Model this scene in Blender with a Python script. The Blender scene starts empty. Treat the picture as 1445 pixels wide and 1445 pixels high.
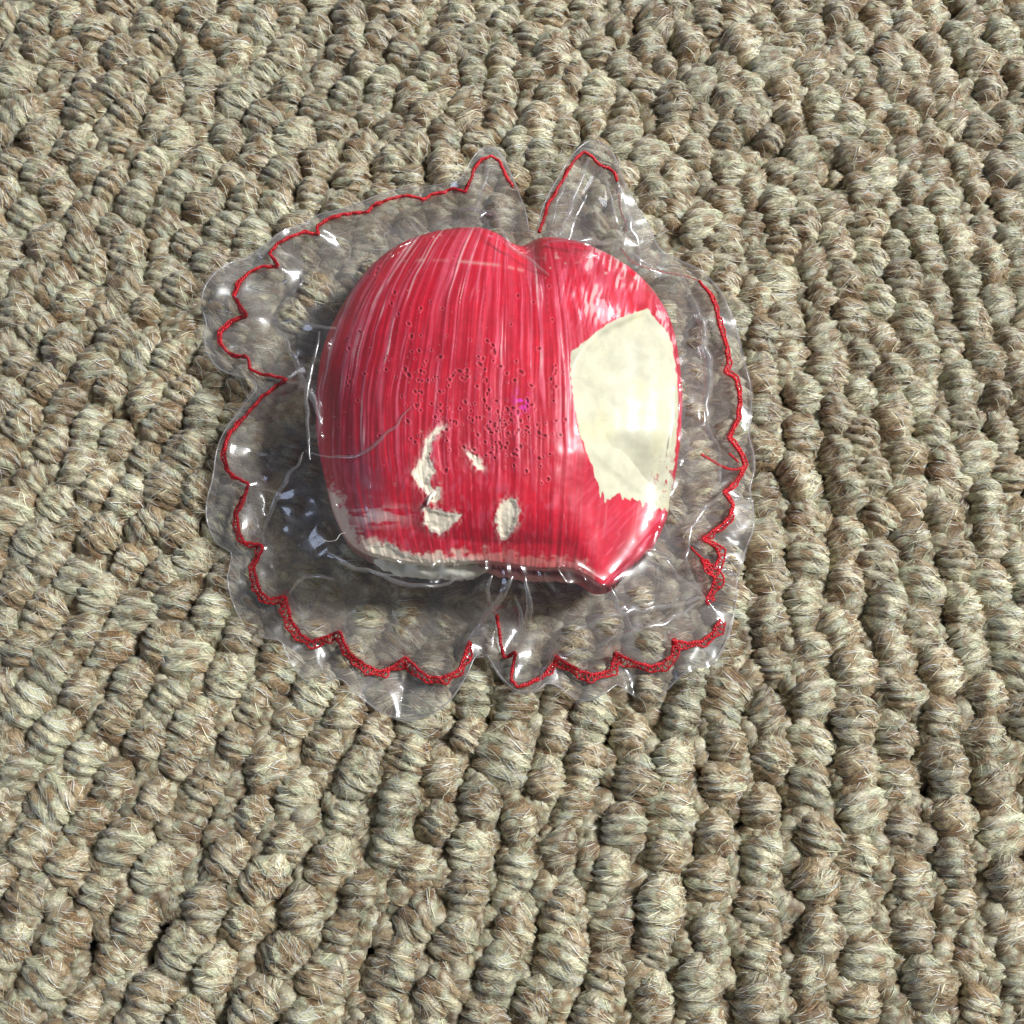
import bpy, math, random
import numpy as np
from mathutils import Vector, Matrix

random.seed(7)
rng = np.random.default_rng(11)
S = 0.01                       # everything below is thought out in centimetres
SC = bpy.context.scene

# ------------------------------------------------------------------ camera
PITCH = math.radians(16.6)     # tilt away from straight down
F = 1806.0                     # focal length in pixels of the 1445 px frame
DIST = 18.06                   # cm, camera to the carpet along its axis
CAM = np.array([0.0, -DIST * math.sin(PITCH), DIST * math.cos(PITCH)])
AX_R = np.array([1.0, 0, 0])
AX_U = np.array([0.0, math.cos(PITCH), math.sin(PITCH)])
AX_F = np.array([0.0, math.sin(PITCH), -math.cos(PITCH)])
cam_d = bpy.data.cameras.new('camera')
cam_d.sensor_fit = 'HORIZONTAL'
cam_d.sensor_width = 36.0
cam_d.lens = 36.0 * F / 1445.0
cam_d.clip_start = 0.005
cam_d.clip_end = 20.0
cam = bpy.data.objects.new('camera', cam_d)
SC.collection.objects.link(cam)
cam.location = Vector(CAM * S)
cam.rotation_euler = (PITCH, 0, 0)
SC.camera = cam

# ------------------------------------------------------------------ world and lamps
w = bpy.data.worlds.new('World'); SC.world = w; w.use_nodes = True
bg = w.node_tree.nodes['Background']
bg.inputs['Color'].default_value = (0.80, 0.90, 1.0, 1)
bg.inputs['Strength'].default_value = 0.14

def area(name, loc, power, size, col, size_y=None, aim=(0, 0, 0)):
    d = bpy.data.lights.new(name, 'AREA')
    d.energy = power; d.size = size; d.color = col
    if size_y: d.shape = 'RECTANGLE'; d.size_y = size_y
    o = bpy.data.objects.new(name, d); SC.collection.objects.link(o)
    o.location = loc
    o.rotation_euler = (Vector(aim) - Vector(loc)).to_track_quat('-Z', 'Y').to_euler()
    return o

area('ceiling_lamp', (0.74, 0.20, 0.84), 22.0, 0.21, (0.965, 0.985, 0.98))
area('window_light', (-1.15, -0.30, 0.25), 2.8, 0.42, (0.60, 0.72, 1.0), 0.32)
area('added_glint_lamp', (0.75, 1.15, 0.42), 3.0, 0.35, (0.90, 0.93, 1.0), 0.30)  # unseen lamp added to put pale glints on the right crease and ears
SC.view_settings.view_transform = 'Standard'
SC.view_settings.look = 'None'
SC.view_settings.exposure = 0.0
SC.view_settings.gamma = 1.0
SC.cycles.max_bounces = 12
SC.cycles.transparent_max_bounces = 24
SC.cycles.caustics_reflective = False
SC.cycles.caustics_refractive = False

# ------------------------------------------------------------------ small helpers
def P(px, py, z):
    """world point (cm) at height z seen at photograph pixel px, py"""
    px = np.asarray(px, float); py = np.asarray(py, float); z = np.asarray(z, float)
    u = (px - 722.5) / F; v = (722.5 - py) / F
    dy = AX_F[1] + v * AX_U[1]; dz = AX_F[2] + v * AX_U[2]
    t = (z - CAM[2]) / dz
    return np.stack([CAM[0] + t * u, CAM[1] + t * dy, z + 0 * t], -1)

def to_px(X):
    d = np.asarray(X, float) - CAM
    zf = d @ AX_F
    return np.stack([722.5 + F * (d @ AX_R) / zf, 722.5 - F * (d @ AX_U) / zf], -1)

def _h(ix, iy, seed):
    a = (ix.astype(np.int64) * 374761393 + iy.astype(np.int64) * 668265263 + seed * 1442695041) & 0xffffffff
    a = ((a ^ (a >> 13)) * 1274126177) & 0xffffffff
    a = ((a ^ (a >> 16)) * 2246822519) & 0xffffffff
    return ((a ^ (a >> 15)) & 0xffffff) / float(0xffffff)

def vn(x, y, seed=0):
    x = np.asarray(x, float); y = np.asarray(y, float) + 0 * x; x = x + 0 * y
    ix = np.floor(x); iy = np.floor(y); fx = x - ix; fy = y - iy
    fx = fx * fx * (3 - 2 * fx); fy = fy * fy * (3 - 2 * fy)
    a = _h(ix, iy, seed); b = _h(ix + 1, iy, seed); c = _h(ix, iy + 1, seed); d = _h(ix + 1, iy + 1, seed)
    return (a + (b - a) * fx) * (1 - fy) + (c + (d - c) * fx) * fy

def fbm(x, y, seed=0, o=4):
    t = 0; a = 0.5; n = 0
    for k in range(o):
        t = t + a * vn(x * 2 ** k + 17.3 * k, y * 2 ** k - 9.1 * k, seed + k); n += a; a *= .5
    return t / n

def sstep(a, b, x):
    t = np.clip((x - a) / (b - a), 0, 1); return t * t * (3 - 2 * t)

def mk(name, V, faces, mat, parent=None, smooth=True, col=None, uv=None, flat_list=None):
    """one mesh object; V in cm, faces an (n,k) int array or a list of such arrays"""
    me = bpy.data.meshes.new(name)
    fl = faces if isinstance(faces, list) else [faces]
    V = np.ascontiguousarray(np.asarray(V, np.float32) * S)
    me.vertices.add(len(V)); me.vertices.foreach_set('co', V.ravel())
    loops = np.concatenate([f.ravel() for f in fl]).astype(np.int32)
    tot = np.concatenate([np.full(len(f), f.shape[1]) for f in fl]).astype(np.int32)
    start = np.concatenate([[0], np.cumsum(tot)[:-1]]).astype(np.int32)
    me.loops.add(len(loops)); me.loops.foreach_set('vertex_index', loops)
    me.polygons.add(len(tot)); me.polygons.foreach_set('loop_start', start)
    me.polygons.foreach_set('loop_total', tot)
    me.update(calc_edges=True); me.validate()
    if smooth: me.polygons.foreach_set('use_smooth', np.ones(len(me.polygons), bool))
    if col is not None:
        ca = me.color_attributes.new('col', 'FLOAT_COLOR', 'POINT')
        c4 = np.ones((len(V), 4), np.float32); c4[:, :3] = col
        ca.data.foreach_set('color', c4.ravel())
    if uv is not None:
        at = me.attributes.new('st', 'FLOAT_VECTOR', 'POINT')
        u3 = np.zeros((len(V), 3), np.float32); u3[:, :2] = uv
        at.data.foreach_set('vector', u3.ravel())
    me.materials.append(mat)
    if name is None: return me
    o = bpy.data.objects.new(name, me); SC.collection.objects.link(o)
    if parent: o.parent = parent
    return o

class Mat:
    def __init__(s, name):
        s.m = bpy.data.materials.new(name); s.m.use_nodes = True
        s.nt = s.m.node_tree; s.b = s.nt.nodes.get('Principled BSDF'); s.out = s.nt.nodes.get('Material Output')
    def n(s, t, **k):
        x = s.nt.nodes.new(t)
        for a, v in k.items():
            if hasattr(x, a): setattr(x, a, v)
            else: x.inputs[a].default_value = v
        return x
    def l(s, a, b): s.nt.links.new(a, b)

# ------------------------------------------------------------------ materials
def yarn_material():
    M = Mat('berber_yarn'); b = M.b
    at = M.n('ShaderNodeAttribute', attribute_name='col')
    st = M.n('ShaderNodeAttribute', attribute_name='st')
    oi = M.n('ShaderNodeObjectInfo')
    mp = M.n('ShaderNodeMapping'); mp.inputs['Scale'].default_value = (30, 2.2, 1)
    M.l(st.outputs['Vector'], mp.inputs['Vector'])
    nz = M.n('ShaderNodeTexNoise'); nz.inputs['Scale'].default_value = 3.0; nz.inputs['Detail'].default_value = 5
    M.l(mp.outputs[0], nz.inputs['Vector'])
    cr = M.n('ShaderNodeMapRange'); cr.inputs[1].default_value = .3; cr.inputs[2].default_value = .7
    cr.inputs[3].default_value = .50; cr.inputs[4].default_value = 1.5
    M.l(nz.outputs['Fac'], cr.inputs[0])
    mr = M.n('ShaderNodeMapRange'); mr.inputs[3].default_value = .80; mr.inputs[4].default_value = 1.16
    M.l(oi.outputs['Random'], mr.inputs[0])
    mu = M.n('ShaderNodeMath', operation='MULTIPLY'); M.l(cr.outputs[0], mu.inputs[0]); M.l(mr.outputs[0], mu.inputs[1])
    sc = M.n('ShaderNodeVectorMath', operation='SCALE')
    M.l(at.outputs['Color'], sc.inputs[0]); M.l(mu.outputs[0], sc.inputs['Scale'])
    M.l(sc.outputs[0], b.inputs['Base Color'])
    b.inputs['Roughness'].default_value = .48
    b.inputs['Specular IOR Level'].default_value = .55
    b.inputs['Sheen Weight'].default_value = .25
    bp = M.n('ShaderNodeBump'); bp.inputs['Strength'].default_value = .5; bp.inputs['Distance'].default_value = .00025
    M.l(nz.outputs['Fac'], bp.inputs['Height']); M.l(bp.outputs[0], b.inputs['Normal'])
    return M.m

def backing_material():
    M = Mat('carpet_backing'); nz = M.n('ShaderNodeTexNoise'); nz.inputs['Scale'].default_value = 900
    cr = M.n('ShaderNodeValToRGB'); cr.color_ramp.elements[0].color = (.10, .07, .04, 1); cr.color_ramp.elements[1].color = (.26, .2, .13, 1)
    M.l(nz.outputs['Fac'], cr.inputs[0]); M.l(cr.outputs[0], M.b.inputs['Base Color']); M.b.inputs['Roughness'].default_value = .95
    return M.m

def paint_material(name, rough, spec, sss=0.0, bump=.25, scale=700):
    M = Mat(name); b = M.b
    at = M.n('ShaderNodeAttribute', attribute_name='col')
    tc = M.n('ShaderNodeTexCoord')
    nz = M.n('ShaderNodeTexNoise'); nz.inputs['Scale'].default_value = scale; nz.inputs['Detail'].default_value = 6
    M.l(tc.outputs['Object'], nz.inputs['Vector'])
    mr = M.n('ShaderNodeMapRange'); mr.inputs[1].default_value = .3; mr.inputs[2].default_value = .7
    mr.inputs[3].default_value = .9; mr.inputs[4].default_value = 1.1
    M.l(nz.outputs['Fac'], mr.inputs[0])
    sc = M.n('ShaderNodeVectorMath', operation='SCALE'); M.l(at.outputs['Color'], sc.inputs[0]); M.l(mr.outputs[0], sc.inputs['Scale'])
    M.l(sc.outputs[0], b.inputs['Base Color'])
    b.inputs['Roughness'].default_value = rough; b.inputs['Specular IOR Level'].default_value = spec
    if sss:
        b.inputs['Subsurface Weight'].default_value = sss
        b.inputs['Subsurface Radius'].default_value = (1, .4, .3); b.inputs['Subsurface Scale'].default_value = .0006
    bp = M.n('ShaderNodeBump'); bp.inputs['Strength'].default_value = bump; bp.inputs['Distance'].default_value = .0002
    M.l(nz.outputs['Fac'], bp.inputs['Height']); M.l(bp.outputs[0], b.inputs['Normal'])
    return M.m

def film_material(name, haze, tint, rough=.06, spec=.075):
    M = Mat(name); M.nt.nodes.remove(M.b)
    tr = M.n('ShaderNodeBsdfTransparent'); tr.inputs['Color'].default_value = (*tint, 1)
    g1 = M.n('ShaderNodeBsdfGlossy'); g1.inputs['Roughness'].default_value = rough; g2 = M.n('ShaderNodeBsdfGlossy'); g2.inputs['Roughness'].default_value = .30
    gl = M.n('ShaderNodeMixShader'); gl.inputs[0].default_value = .42; M.l(g1.outputs[0], gl.inputs[1]); M.l(g2.outputs[0], gl.inputs[2])
    df = M.n('ShaderNodeBsdfDiffuse'); df.inputs['Color'].default_value = (.82, .80, .80, 1)
    tl = M.n('ShaderNodeBsdfTranslucent'); tl.inputs['Color'].default_value = (.82, .80, .80, 1)
    tc = M.n('ShaderNodeTexCoord')
    nz = M.n('ShaderNodeTexNoise'); nz.inputs['Scale'].default_value = 120; nz.inputs['Detail'].default_value = 2
    M.l(tc.outputs['Object'], nz.inputs['Vector'])
    bp = M.n('ShaderNodeBump'); bp.inputs['Strength'].default_value = .08; bp.inputs['Distance'].default_value = .0004
    M.l(nz.outputs['Fac'], bp.inputs['Height'])
    M.l(bp.outputs[0], g1.inputs['Normal']); M.l(bp.outputs[0], g2.inputs['Normal'])
    ge = M.n('ShaderNodeNewGeometry'); dt = M.n('ShaderNodeVectorMath', operation='DOT_PRODUCT')
    M.l(ge.outputs['Incoming'], dt.inputs[0]); M.l(bp.outputs[0], dt.inputs[1])
    ab = M.n('ShaderNodeMath', operation='ABSOLUTE'); M.l(dt.outputs['Value'], ab.inputs[0])
    om = M.n('ShaderNodeMath', operation='SUBTRACT', use_clamp=True); om.inputs[0].default_value = 1; M.l(ab.outputs[0], om.inputs[1])
    pw = M.n('ShaderNodeMath', operation='POWER'); pw.inputs[1].default_value = 5; M.l(om.outputs[0], pw.inputs[0])
    m2 = M.n('ShaderNodeMath', operation='MULTIPLY_ADD', use_clamp=True)      # Schlick, both faces of the sheet
    m2.inputs[1].default_value = .85; m2.inputs[2].default_value = spec; M.l(pw.outputs[0], m2.inputs[0])
    md = M.n('ShaderNodeMixShader'); md.inputs[0].default_value = .5; M.l(df.outputs[0], md.inputs[1]); M.l(tl.outputs[0], md.inputs[2])
    hz = M.n('ShaderNodeMapRange'); hz.inputs[1].default_value = .3; hz.inputs[2].default_value = .75
    hz.inputs[3].default_value = haze * .6; hz.inputs[4].default_value = haze * 1.4
    M.l(nz.outputs['Fac'], hz.inputs[0])
    m1 = M.n('ShaderNodeMixShader'); M.l(hz.outputs[0], m1.inputs[0]); M.l(tr.outputs[0], m1.inputs[1]); M.l(md.outputs[0], m1.inputs[2])
    m3 = M.n('ShaderNodeMixShader'); M.l(m2.outputs[0], m3.inputs[0]); M.l(m1.outputs[0], m3.inputs[1]); M.l(gl.outputs[0], m3.inputs[2])
    M.l(m3.outputs[0], M.out.inputs['Surface'])
    return M.m

def simple(name, col, rough, spec=.5, noise=0):
    M = Mat(name); b = M.b
    tc = M.n('ShaderNodeTexCoord'); nz = M.n('ShaderNodeTexNoise'); nz.inputs['Scale'].default_value = 1500
    M.l(tc.outputs['Object'], nz.inputs['Vector'])
    cr = M.n('ShaderNodeValToRGB'); c = np.array(col)
    cr.color_ramp.elements[0].position = .3; cr.color_ramp.elements[1].position = .7
    cr.color_ramp.elements[0].color = (*(c * (1 - noise)), 1); cr.color_ramp.elements[1].color = (*np.clip(c * (1 + noise), 0, 1), 1)
    M.l(nz.outputs['Fac'], cr.inputs[0]); M.l(cr.outputs[0], b.inputs['Base Color'])
    b.inputs['Roughness'].default_value = rough; b.inputs['Specular IOR Level'].default_value = spec
    return M.m

M_YARN = yarn_material(); M_BACK = backing_material()
M_SKIN = paint_material('painted_skin', .48, .28, .10)
M_FLESH = paint_material('bare_plaster', .62, .25, .12, .35, 500)
M_FILM = film_material('clear_vinyl', .024, (.985, .98, .985))
M_FILM2 = film_material('clear_vinyl_back', .22, (.975, .97, .975), .09)
M_FOLD = film_material('clear_vinyl_fold', .16, (.985, .98, .985), .20, .15)
M_THREAD = simple('red_thread', (.48, .006, .014), .38, .5, .35)
M_HAIR = simple('pale_hair', (.7, .66, .6), .35)

# ================================================================== CARPET
PAL = np.array([[.52, .50, .375], [.40, .42, .315], [.32, .25, .155], [.165, .095, .045], [.23, .16, .09], [.46, .42, .335]])
PALW = np.array([.20, .20, .18, .14, .15, .13])

def make_loop(k, NS=34, NT=22, NF=380, NFLY=34, kmul=1.0):
    """one tuft of twisted yarn: thin at its far end, a fat blunt nose near the viewer"""
    r = np.random.default_rng(100 + k)
    L = .89 + r.uniform(-.08, .08); Wd = .358 + r.uniform(-.02, .03)
    turns = r.uniform(6.5, 9.5); starts = int(r.choice([1, 2, 3])) * (1 if r.random() < .75 else -1)
    bend = r.uniform(-.07, .07); sd = int(r.integers(1, 9999))
    th0, th1 = math.radians(-42), math.radians(222)
    def path(s):
        y = L * (.52 - 1.02 * s)
        y = y + .10 * sstep(.78, 1, s)
        zz = np.sin(np.pi * np.clip(s, 0, 1) ** .92 * .98 + .02) ** .62
        z = -.50 + .31 * zz - .20 * (1 - sstep(0, .34, s)) - .10 * sstep(.86, 1, s)
        return bend * np.sin(s * 3.1) , y, z
    def rad(s):
        return Wd * (.34 + .66 * sstep(-.12, .52, s)) * np.sqrt(np.clip(1 - np.clip((s - .70) / .33, 0, 1) ** 2.4, .04, 1))
    def phase(s, th):
        wob = 1.9 * (fbm(s * 4, th * 1.2 + 3, sd, 2) - .5) * 2
        return starts * (th - 1.57) + 2 * np.pi * turns * s + wob + .5 * np.cos(th - 1.57) * 2 * np.pi * .35
    def surf(s, th, off=0.0):
        x0, y0, z0 = path(s); e = .004
        x1, y1, z1 = path(s + e); tx, ty, tz = (x1 - x0), (y1 - y0), (z1 - z0)
        n = np.sqrt(ty * ty + tz * tz) + 1e-9
        ny, nz = tz / n, -ty / n          # normal in the y-z plane, upward (path runs to -y)
        ph = phase(s, th)
        rib = np.abs(np.cos(ph / 2)) ** .75
        lump = fbm(s * 3.2 + 7, th * 1.1, sd + 5, 3)
        R = rad(s) * (.80 + .23 * rib * (.35 + 1.1 * vn(s * 5, th * 1.5, sd + 9)) + .42 * (lump - .5)) + off
        c, sn = np.cos(th), np.sin(th)
        return np.stack([x0 + R * c, y0 + R * sn * ny * .9, z0 + R * sn * nz * .86], -1)
    def colour(s, th, jit):
        ph = phase(s, th) + (jit - .5) * 1.2
        idx = np.floor((ph + np.pi) / (2 * np.pi) * 1.0)
        cell = _h(idx, np.floor(th * 3.0 + idx * .37 + (jit - .5) * 3.2), sd + 3)
        cdf = np.cumsum(PALW) / PALW.sum()
        ci = np.searchsorted(cdf, np.clip(cell, 0, .999))
        c = PAL[ci]
        rib = np.abs(np.cos(phase(s, th) / 2))[..., None]
        br = np.array([.12, .075, .038])
        c = c * (.25 + .75 * sstep(.05, .6, rib)) + br * (1 - (.25 + .75 * sstep(.05, .6, rib)))
        return c
    s = np.linspace(0, 1, NS); th = np.linspace(th0, th1, NT)
    SG, TG = np.meshgrid(s, th, indexing='ij')
    V = surf(SG, TG).reshape(-1, 3)
    C = colour(SG, TG, .5 * np.ones_like(SG)).reshape(-1, 3)
    UV = np.stack([SG, TG], -1).reshape(-1, 2)
    i = np.arange(NS - 1)[:, None] * NT + np.arange(NT - 1)[None]
    Q = np.stack([i, i + NT, i + NT + 1, i + 1], -1).reshape(-1, 4)
    # fibres
    n = NF + NFLY; seg = 5
    s0 = r.uniform(.03, .985, n); t0 = r.uniform(math.radians(-25), math.radians(205), n)
    ln = r.uniform(.12, .34, n); ln[NF:] = r.uniform(.10, .30, NFLY)
    fan = sstep(.72, 1.0, s0)
    ang = np.where(r.random(n) < .66, r.normal(0, .2, n), r.normal(0, .8, n))
    sgn = np.where(r.random(n) < .5, 1, -1)
    jit = r.random(n); wob = r.uniform(-1, 1, n)
    q = np.linspace(0, 1, seg + 1)[None]
    slope = -starts / (2 * np.pi * turns)                       # along a ply
    along = (1 - .85 * fan)[:, None]
    R0 = .30
    dth = (ln / R0)[:, None] * (q - .3) * along
    ds = (dth * slope) + (ln / L)[:, None] * (q - .3) * (np.sin(ang)[:, None] * 1.0 + .9 * fan[:, None]) + .02 * wob[:, None] * np.sin(q * 3)
    tt = t0[:, None] + dth * sgn[:, None]; ss = np.clip(s0[:, None] + ds * sgn[:, None] * np.where(fan > .3, sgn, 1)[:, None], 0, 1.0)
    crl = r.uniform(0, 6.28, n)[:, None]; tt = tt + .10 * np.sin(q * 5 + crl) * (np.arange(n) >= NF)[:, None]; ss = np.clip(ss + .03 * np.cos(q * 4 + crl) * (np.arange(n) >= NF)[:, None], 0, 1)
    lift = r.uniform(.004, .020, n)[:, None] * np.sin(np.pi * (q * .9 + .05)) + .003
    fly = np.zeros((n, 1)); fly[NF:, 0] = r.uniform(.02, .10, NFLY)
    lift = lift + fly * q ** 1.6
    c0 = surf(ss, tt, lift)
    tang = np.gradient(c0, axis=1); tang /= np.linalg.norm(tang, axis=2, keepdims=True) + 1e-9
    nrm = surf(ss, tt, lift + .01) - c0; nrm /= np.linalg.norm(nrm, axis=2, keepdims=True) + 1e-9
    side = np.cross(tang, nrm); side /= np.linalg.norm(side, axis=2, keepdims=True) + 1e-9
    wd = (r.uniform(.0032, .0066, n) * kmul)[:, None, None] * (1 - .6 * np.abs(q - .5) * 2)[..., None]
    wd[NF:] *= .38
    a = c0 + side * wd; b2 = c0 - side * wd
    FV = np.stack([a, b2], 2).reshape(-1, 3)
    base = len(V) + (np.arange(n)[:, None] * (seg + 1) + np.arange(seg)[None]) * 2
    FQ = np.stack([base, base + 1, base + 3, base + 2], -1).reshape(-1, 4)
    fc = colour(s0, t0, jit)
    tone = r.uniform(.55, 1.9, n)[:, None]
    fc = np.clip(fc * tone, 0, .85)
    pale = r.random(n) < .20
    fc[pale] = np.array([.64, .65, .60]) * r.uniform(.8, 1.1, (pale.sum(), 1))
    FC = np.repeat(fc, (seg + 1) * 2, 0)
    FU = np.repeat(np.stack([s0 + r.random(n) * 9, t0], -1), (seg + 1) * 2, 0)
    return np.concatenate([V, FV]), np.concatenate([Q, FQ]), np.concatenate([C, FC]), np.concatenate([UV, FU])

PAL = PAL * np.array([1.03, .975, .87])
NVAR = 14
LOOPS = [make_loop(k) for k in range(NVAR)]
SMALL = [make_loop(40 + k, 16, 12, 70, 6, 1.7) for k in range(8)]

# layout: rows traced along a slowly turning direction, then relaxed
PW, PL = .500, .620
def theta_at(X):
    p = to_px(np.c_[X, np.zeros(len(X))])
    x = np.clip(p[:, 0] / 1445, -.1, 1.1); y = np.clip(p[:, 1] / 1445, -.1, 1.1)
    d = 54 + 40 * np.clip(x + .05, 0, 2) ** .85 + 9 * (.6 - y)
    return np.radians(d)
XR, Y0, Y1 = 8.6, -8.1, 9.2
pts = []
for r_ in range(-34, 36):
    for sg in (1, -1):
        x = np.array([[r_ * PW * 1.03, 0.0]]); v = (.5 if r_ % 2 else 0.) * PL
        x = x.astype(float); first = True
        for st_ in range(52):
            th = theta_at(x)[0]; step = PL
            if first: step = v if sg > 0 else (PL - v); first = False
            if sg > 0 and step == 0: pass
            x = x + sg * step * np.array([[math.cos(th), math.sin(th)]])
            if abs(x[0, 1]) > 13 or abs(x[0, 0]) > 16: break
            pts.append(x[0].copy())
pts = np.array(pts)
pts += rng.normal(0, .05, pts.shape)
inb = (np.abs(pts[:, 0]) < XR) & (pts[:, 1] > Y0) & (pts[:, 1] < Y1)
pts = pts[inb]
def aniso(X, A, B):
    th = theta_at(X); c, s_ = np.cos(th), np.sin(th)
    D = B[None] - A[:, None]
    par = (D[..., 0] * c[:, None] + D[..., 1] * s_[:, None]) / PL
    per = (-D[..., 0] * s_[:, None] + D[..., 1] * c[:, None]) / PW
    return par, per, c, s_
def prune(pts, lim):
    par, per, c, s_ = aniso(pts, pts, pts); d = np.sqrt(par ** 2 + per ** 2)
    keep = np.ones(len(pts), bool)
    for i in range(len(pts)):
        if keep[i]:
            j = np.where((d[i] < lim) & keep)[0]; j = j[j > i]; keep[j] = False
    return pts[keep]
pts = prune(pts, .70)
cand = np.c_[rng.uniform(-XR, XR, 9000), rng.uniform(Y0, Y1, 9000)]
par, per, _, _ = aniso(cand, cand, pts)
cand = cand[np.sqrt(par ** 2 + per ** 2).min(1) > .86]
if len(cand): pts = np.concatenate([pts, prune(cand, .9)])
for it in range(30):
    par, per, c, s_ = aniso(pts, pts, pts)
    d = np.sqrt(par ** 2 + per ** 2); np.fill_diagonal(d, 9)
    f = np.clip(1.0 - d, 0, 1) / (d + 1e-6) * .22
    fp = -(par * f).sum(1) * PL; fq = -(per * f).sum(1) * PW
    mv = np.stack([fp * c - fq * s_, fp * s_ + fq * c], -1)
    pts = pts + np.clip(mv, -.12, .12)
pts += rng.normal(0, .022, pts.shape)
print('loops', len(pts))

backing = mk('carpet', np.array([[-11, -10.5, -.62], [11, -10.5, -.62], [11, 12, -.62], [-11, 12, -.62]]), np.array([[0, 1, 2, 3]]), M_BACK)
backing['kind'] = 'structure'; backing['label'] = 'beige and brown looped berber carpet laid in slanting rows'
loop_meshes = [mk('pile_loop', *(lambda t: (t[0], t[1]))(L_), M_YARN, col=L_[2], uv=L_[3]) for L_ in LOOPS]
protos = list(loop_meshes)
TH = theta_at(pts)
pix = to_px(np.c_[pts, np.zeros(len(pts))])
infr = (pix[:, 0] > -25) & (pix[:, 0] < 1470) & (pix[:, 1] > -25) & (pix[:, 1] < 1480)
order = np.lexsort((-pix[:, 1], ~infr))
single = set(order[:300].tolist())
acc = [[], [], [], []]; off = 0
def xf(V, sx, sy, sz, rz, tx, ty, loc):
    V = V * np.array([sx, sy, sz]); m = np.array((Matrix.Rotation(rz, 3, 'Z') @ Matrix.Rotation(tx, 3, 'X') @ Matrix.Rotation(ty, 3, 'Y')))
    return V @ m.T + loc
def push(L_, V, colmul):
    global off
    acc[0].append(V); acc[1].append(L_[1] + off); acc[2].append(np.clip(L_[2] * colmul, 0, .9)); acc[3].append(L_[3]); off += len(V)
used = set()
for i, (x, y) in enumerate(pts):
    k = int(rng.integers(NVAR)); rz = TH[i] - math.pi / 2 + rng.normal(0, .17)
    sc = rng.normal(.80, .06); sx = sc * rng.uniform(.95, 1.10); sy = sc * rng.uniform(.92, 1.08); sz = rng.uniform(.9, 1.1)
    mir = -1 if rng.random() < .5 else 1
    tx, ty = rng.normal(-.05, .08), rng.normal(0, .09); z = rng.normal(-.0, .035)
    if i in single:
        if k not in used: o = protos[k]; used.add(k)
        else: o = protos[k].copy(); SC.collection.objects.link(o)
        o.parent = backing; o.location = (x * S, y * S, z * S)
        o.rotation_euler = (Matrix.Rotation(rz, 3, 'Z') @ Matrix.Rotation(tx, 3, 'X') @ Matrix.Rotation(ty, 3, 'Y')).to_euler()
        o.scale = (sx * mir, sy, sz)
    else:
        push(LOOPS[k], xf(LOOPS[k][0], sx * mir, sy, sz, rz, tx, ty, np.array([x, y, z])), rng.uniform(.8, 1.16))
for k in range(NVAR):
    if k not in used: bpy.data.objects.remove(protos[k])
o = mk('pile_loop', np.concatenate(acc[0]), np.concatenate(acc[1]), M_YARN, backing, col=np.concatenate(acc[2]), uv=np.concatenate(acc[3]))
o['kind'] = 'stuff'
# the small low tufts that fill the gaps between the rows
acc = [[], [], [], []]; off = 0
cand = np.c_[rng.uniform(-XR, XR, 16000), rng.uniform(Y0, Y1, 16000)]
par, per, _, _ = aniso(cand, cand, pts); dm = np.sqrt(par ** 2 + per ** 2).min(1)
cand = cand[dm > .37]; par, per, _, _ = aniso(cand, cand, cand); dd = np.sqrt(par ** 2 + per ** 2)
keep = np.ones(len(cand), bool)
for i in range(len(cand)):
    if keep[i]:
        j = np.where(dd[i] < .36)[0]; j = j[j > i]; keep[j] = False
cand = cand[keep]; THs = theta_at(cand)
for i, (x, y) in enumerate(cand):
    L_ = SMALL[int(rng.integers(len(SMALL)))]; sc = rng.uniform(.42, .66)
    push(L_, xf(L_[0], sc, sc * rng.uniform(.8, 1.1), sc * 1.1, THs[i] - math.pi / 2 + rng.normal(0, .5), 0, 0, np.array([x, y, -.13 + rng.normal(0, .04)])), rng.uniform(.8, 1.2))
o = mk('small_pile_loop', np.concatenate(acc[0]), np.concatenate(acc[1]), M_YARN, backing, col=np.concatenate(acc[2]), uv=np.concatenate(acc[3]))
o['kind'] = 'stuff'
print('small', len(cand))

# ================================================================== shared image-plane grid tools
def inside(px, py, poly):
    poly = np.asarray(poly, float); r_ = np.zeros(px.shape, bool)
    x0, y0 = poly[-1]
    for x1, y1 in poly:
        c_ = ((y1 > py) != (y0 > py))
        with np.errstate(divide='ignore', invalid='ignore'):
            xi = (x0 - x1) * (py - y1) / (y0 - y1 + 1e-12) + x1
        r_ ^= c_ & (px < xi); x0, y0 = x1, y1
    return r_

def seg_dist(px, py, pl, closed=False):
    """distance to a polyline, and how far along it (0..1)"""
    pl = np.asarray(pl, float)
    if closed: pl = np.concatenate([pl, pl[:1]])
    best = np.full(px.shape, 1e9); tt = np.zeros(px.shape); nx = np.zeros(px.shape); ny = np.zeros(px.shape)
    ln = np.r_[0, np.cumsum(np.hypot(*np.diff(pl, axis=0).T))]
    for i in range(len(pl) - 1):
        ax, ay = pl[i]; bx, by = pl[i + 1]; dx, dy = bx - ax, by - ay; L2 = dx * dx + dy * dy + 1e-9
        t = np.clip(((px - ax) * dx + (py - ay) * dy) / L2, 0, 1)
        qx, qy = ax + t * dx, ay + t * dy; d = np.hypot(px - qx, py - qy); m = d < best
        best[m] = d[m]; tt[m] = (ln[i] + t[m] * (ln[i + 1] - ln[i])) / ln[-1]; nx[m] = qx[m]; ny[m] = qy[m]
    return best, tt, nx, ny

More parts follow.
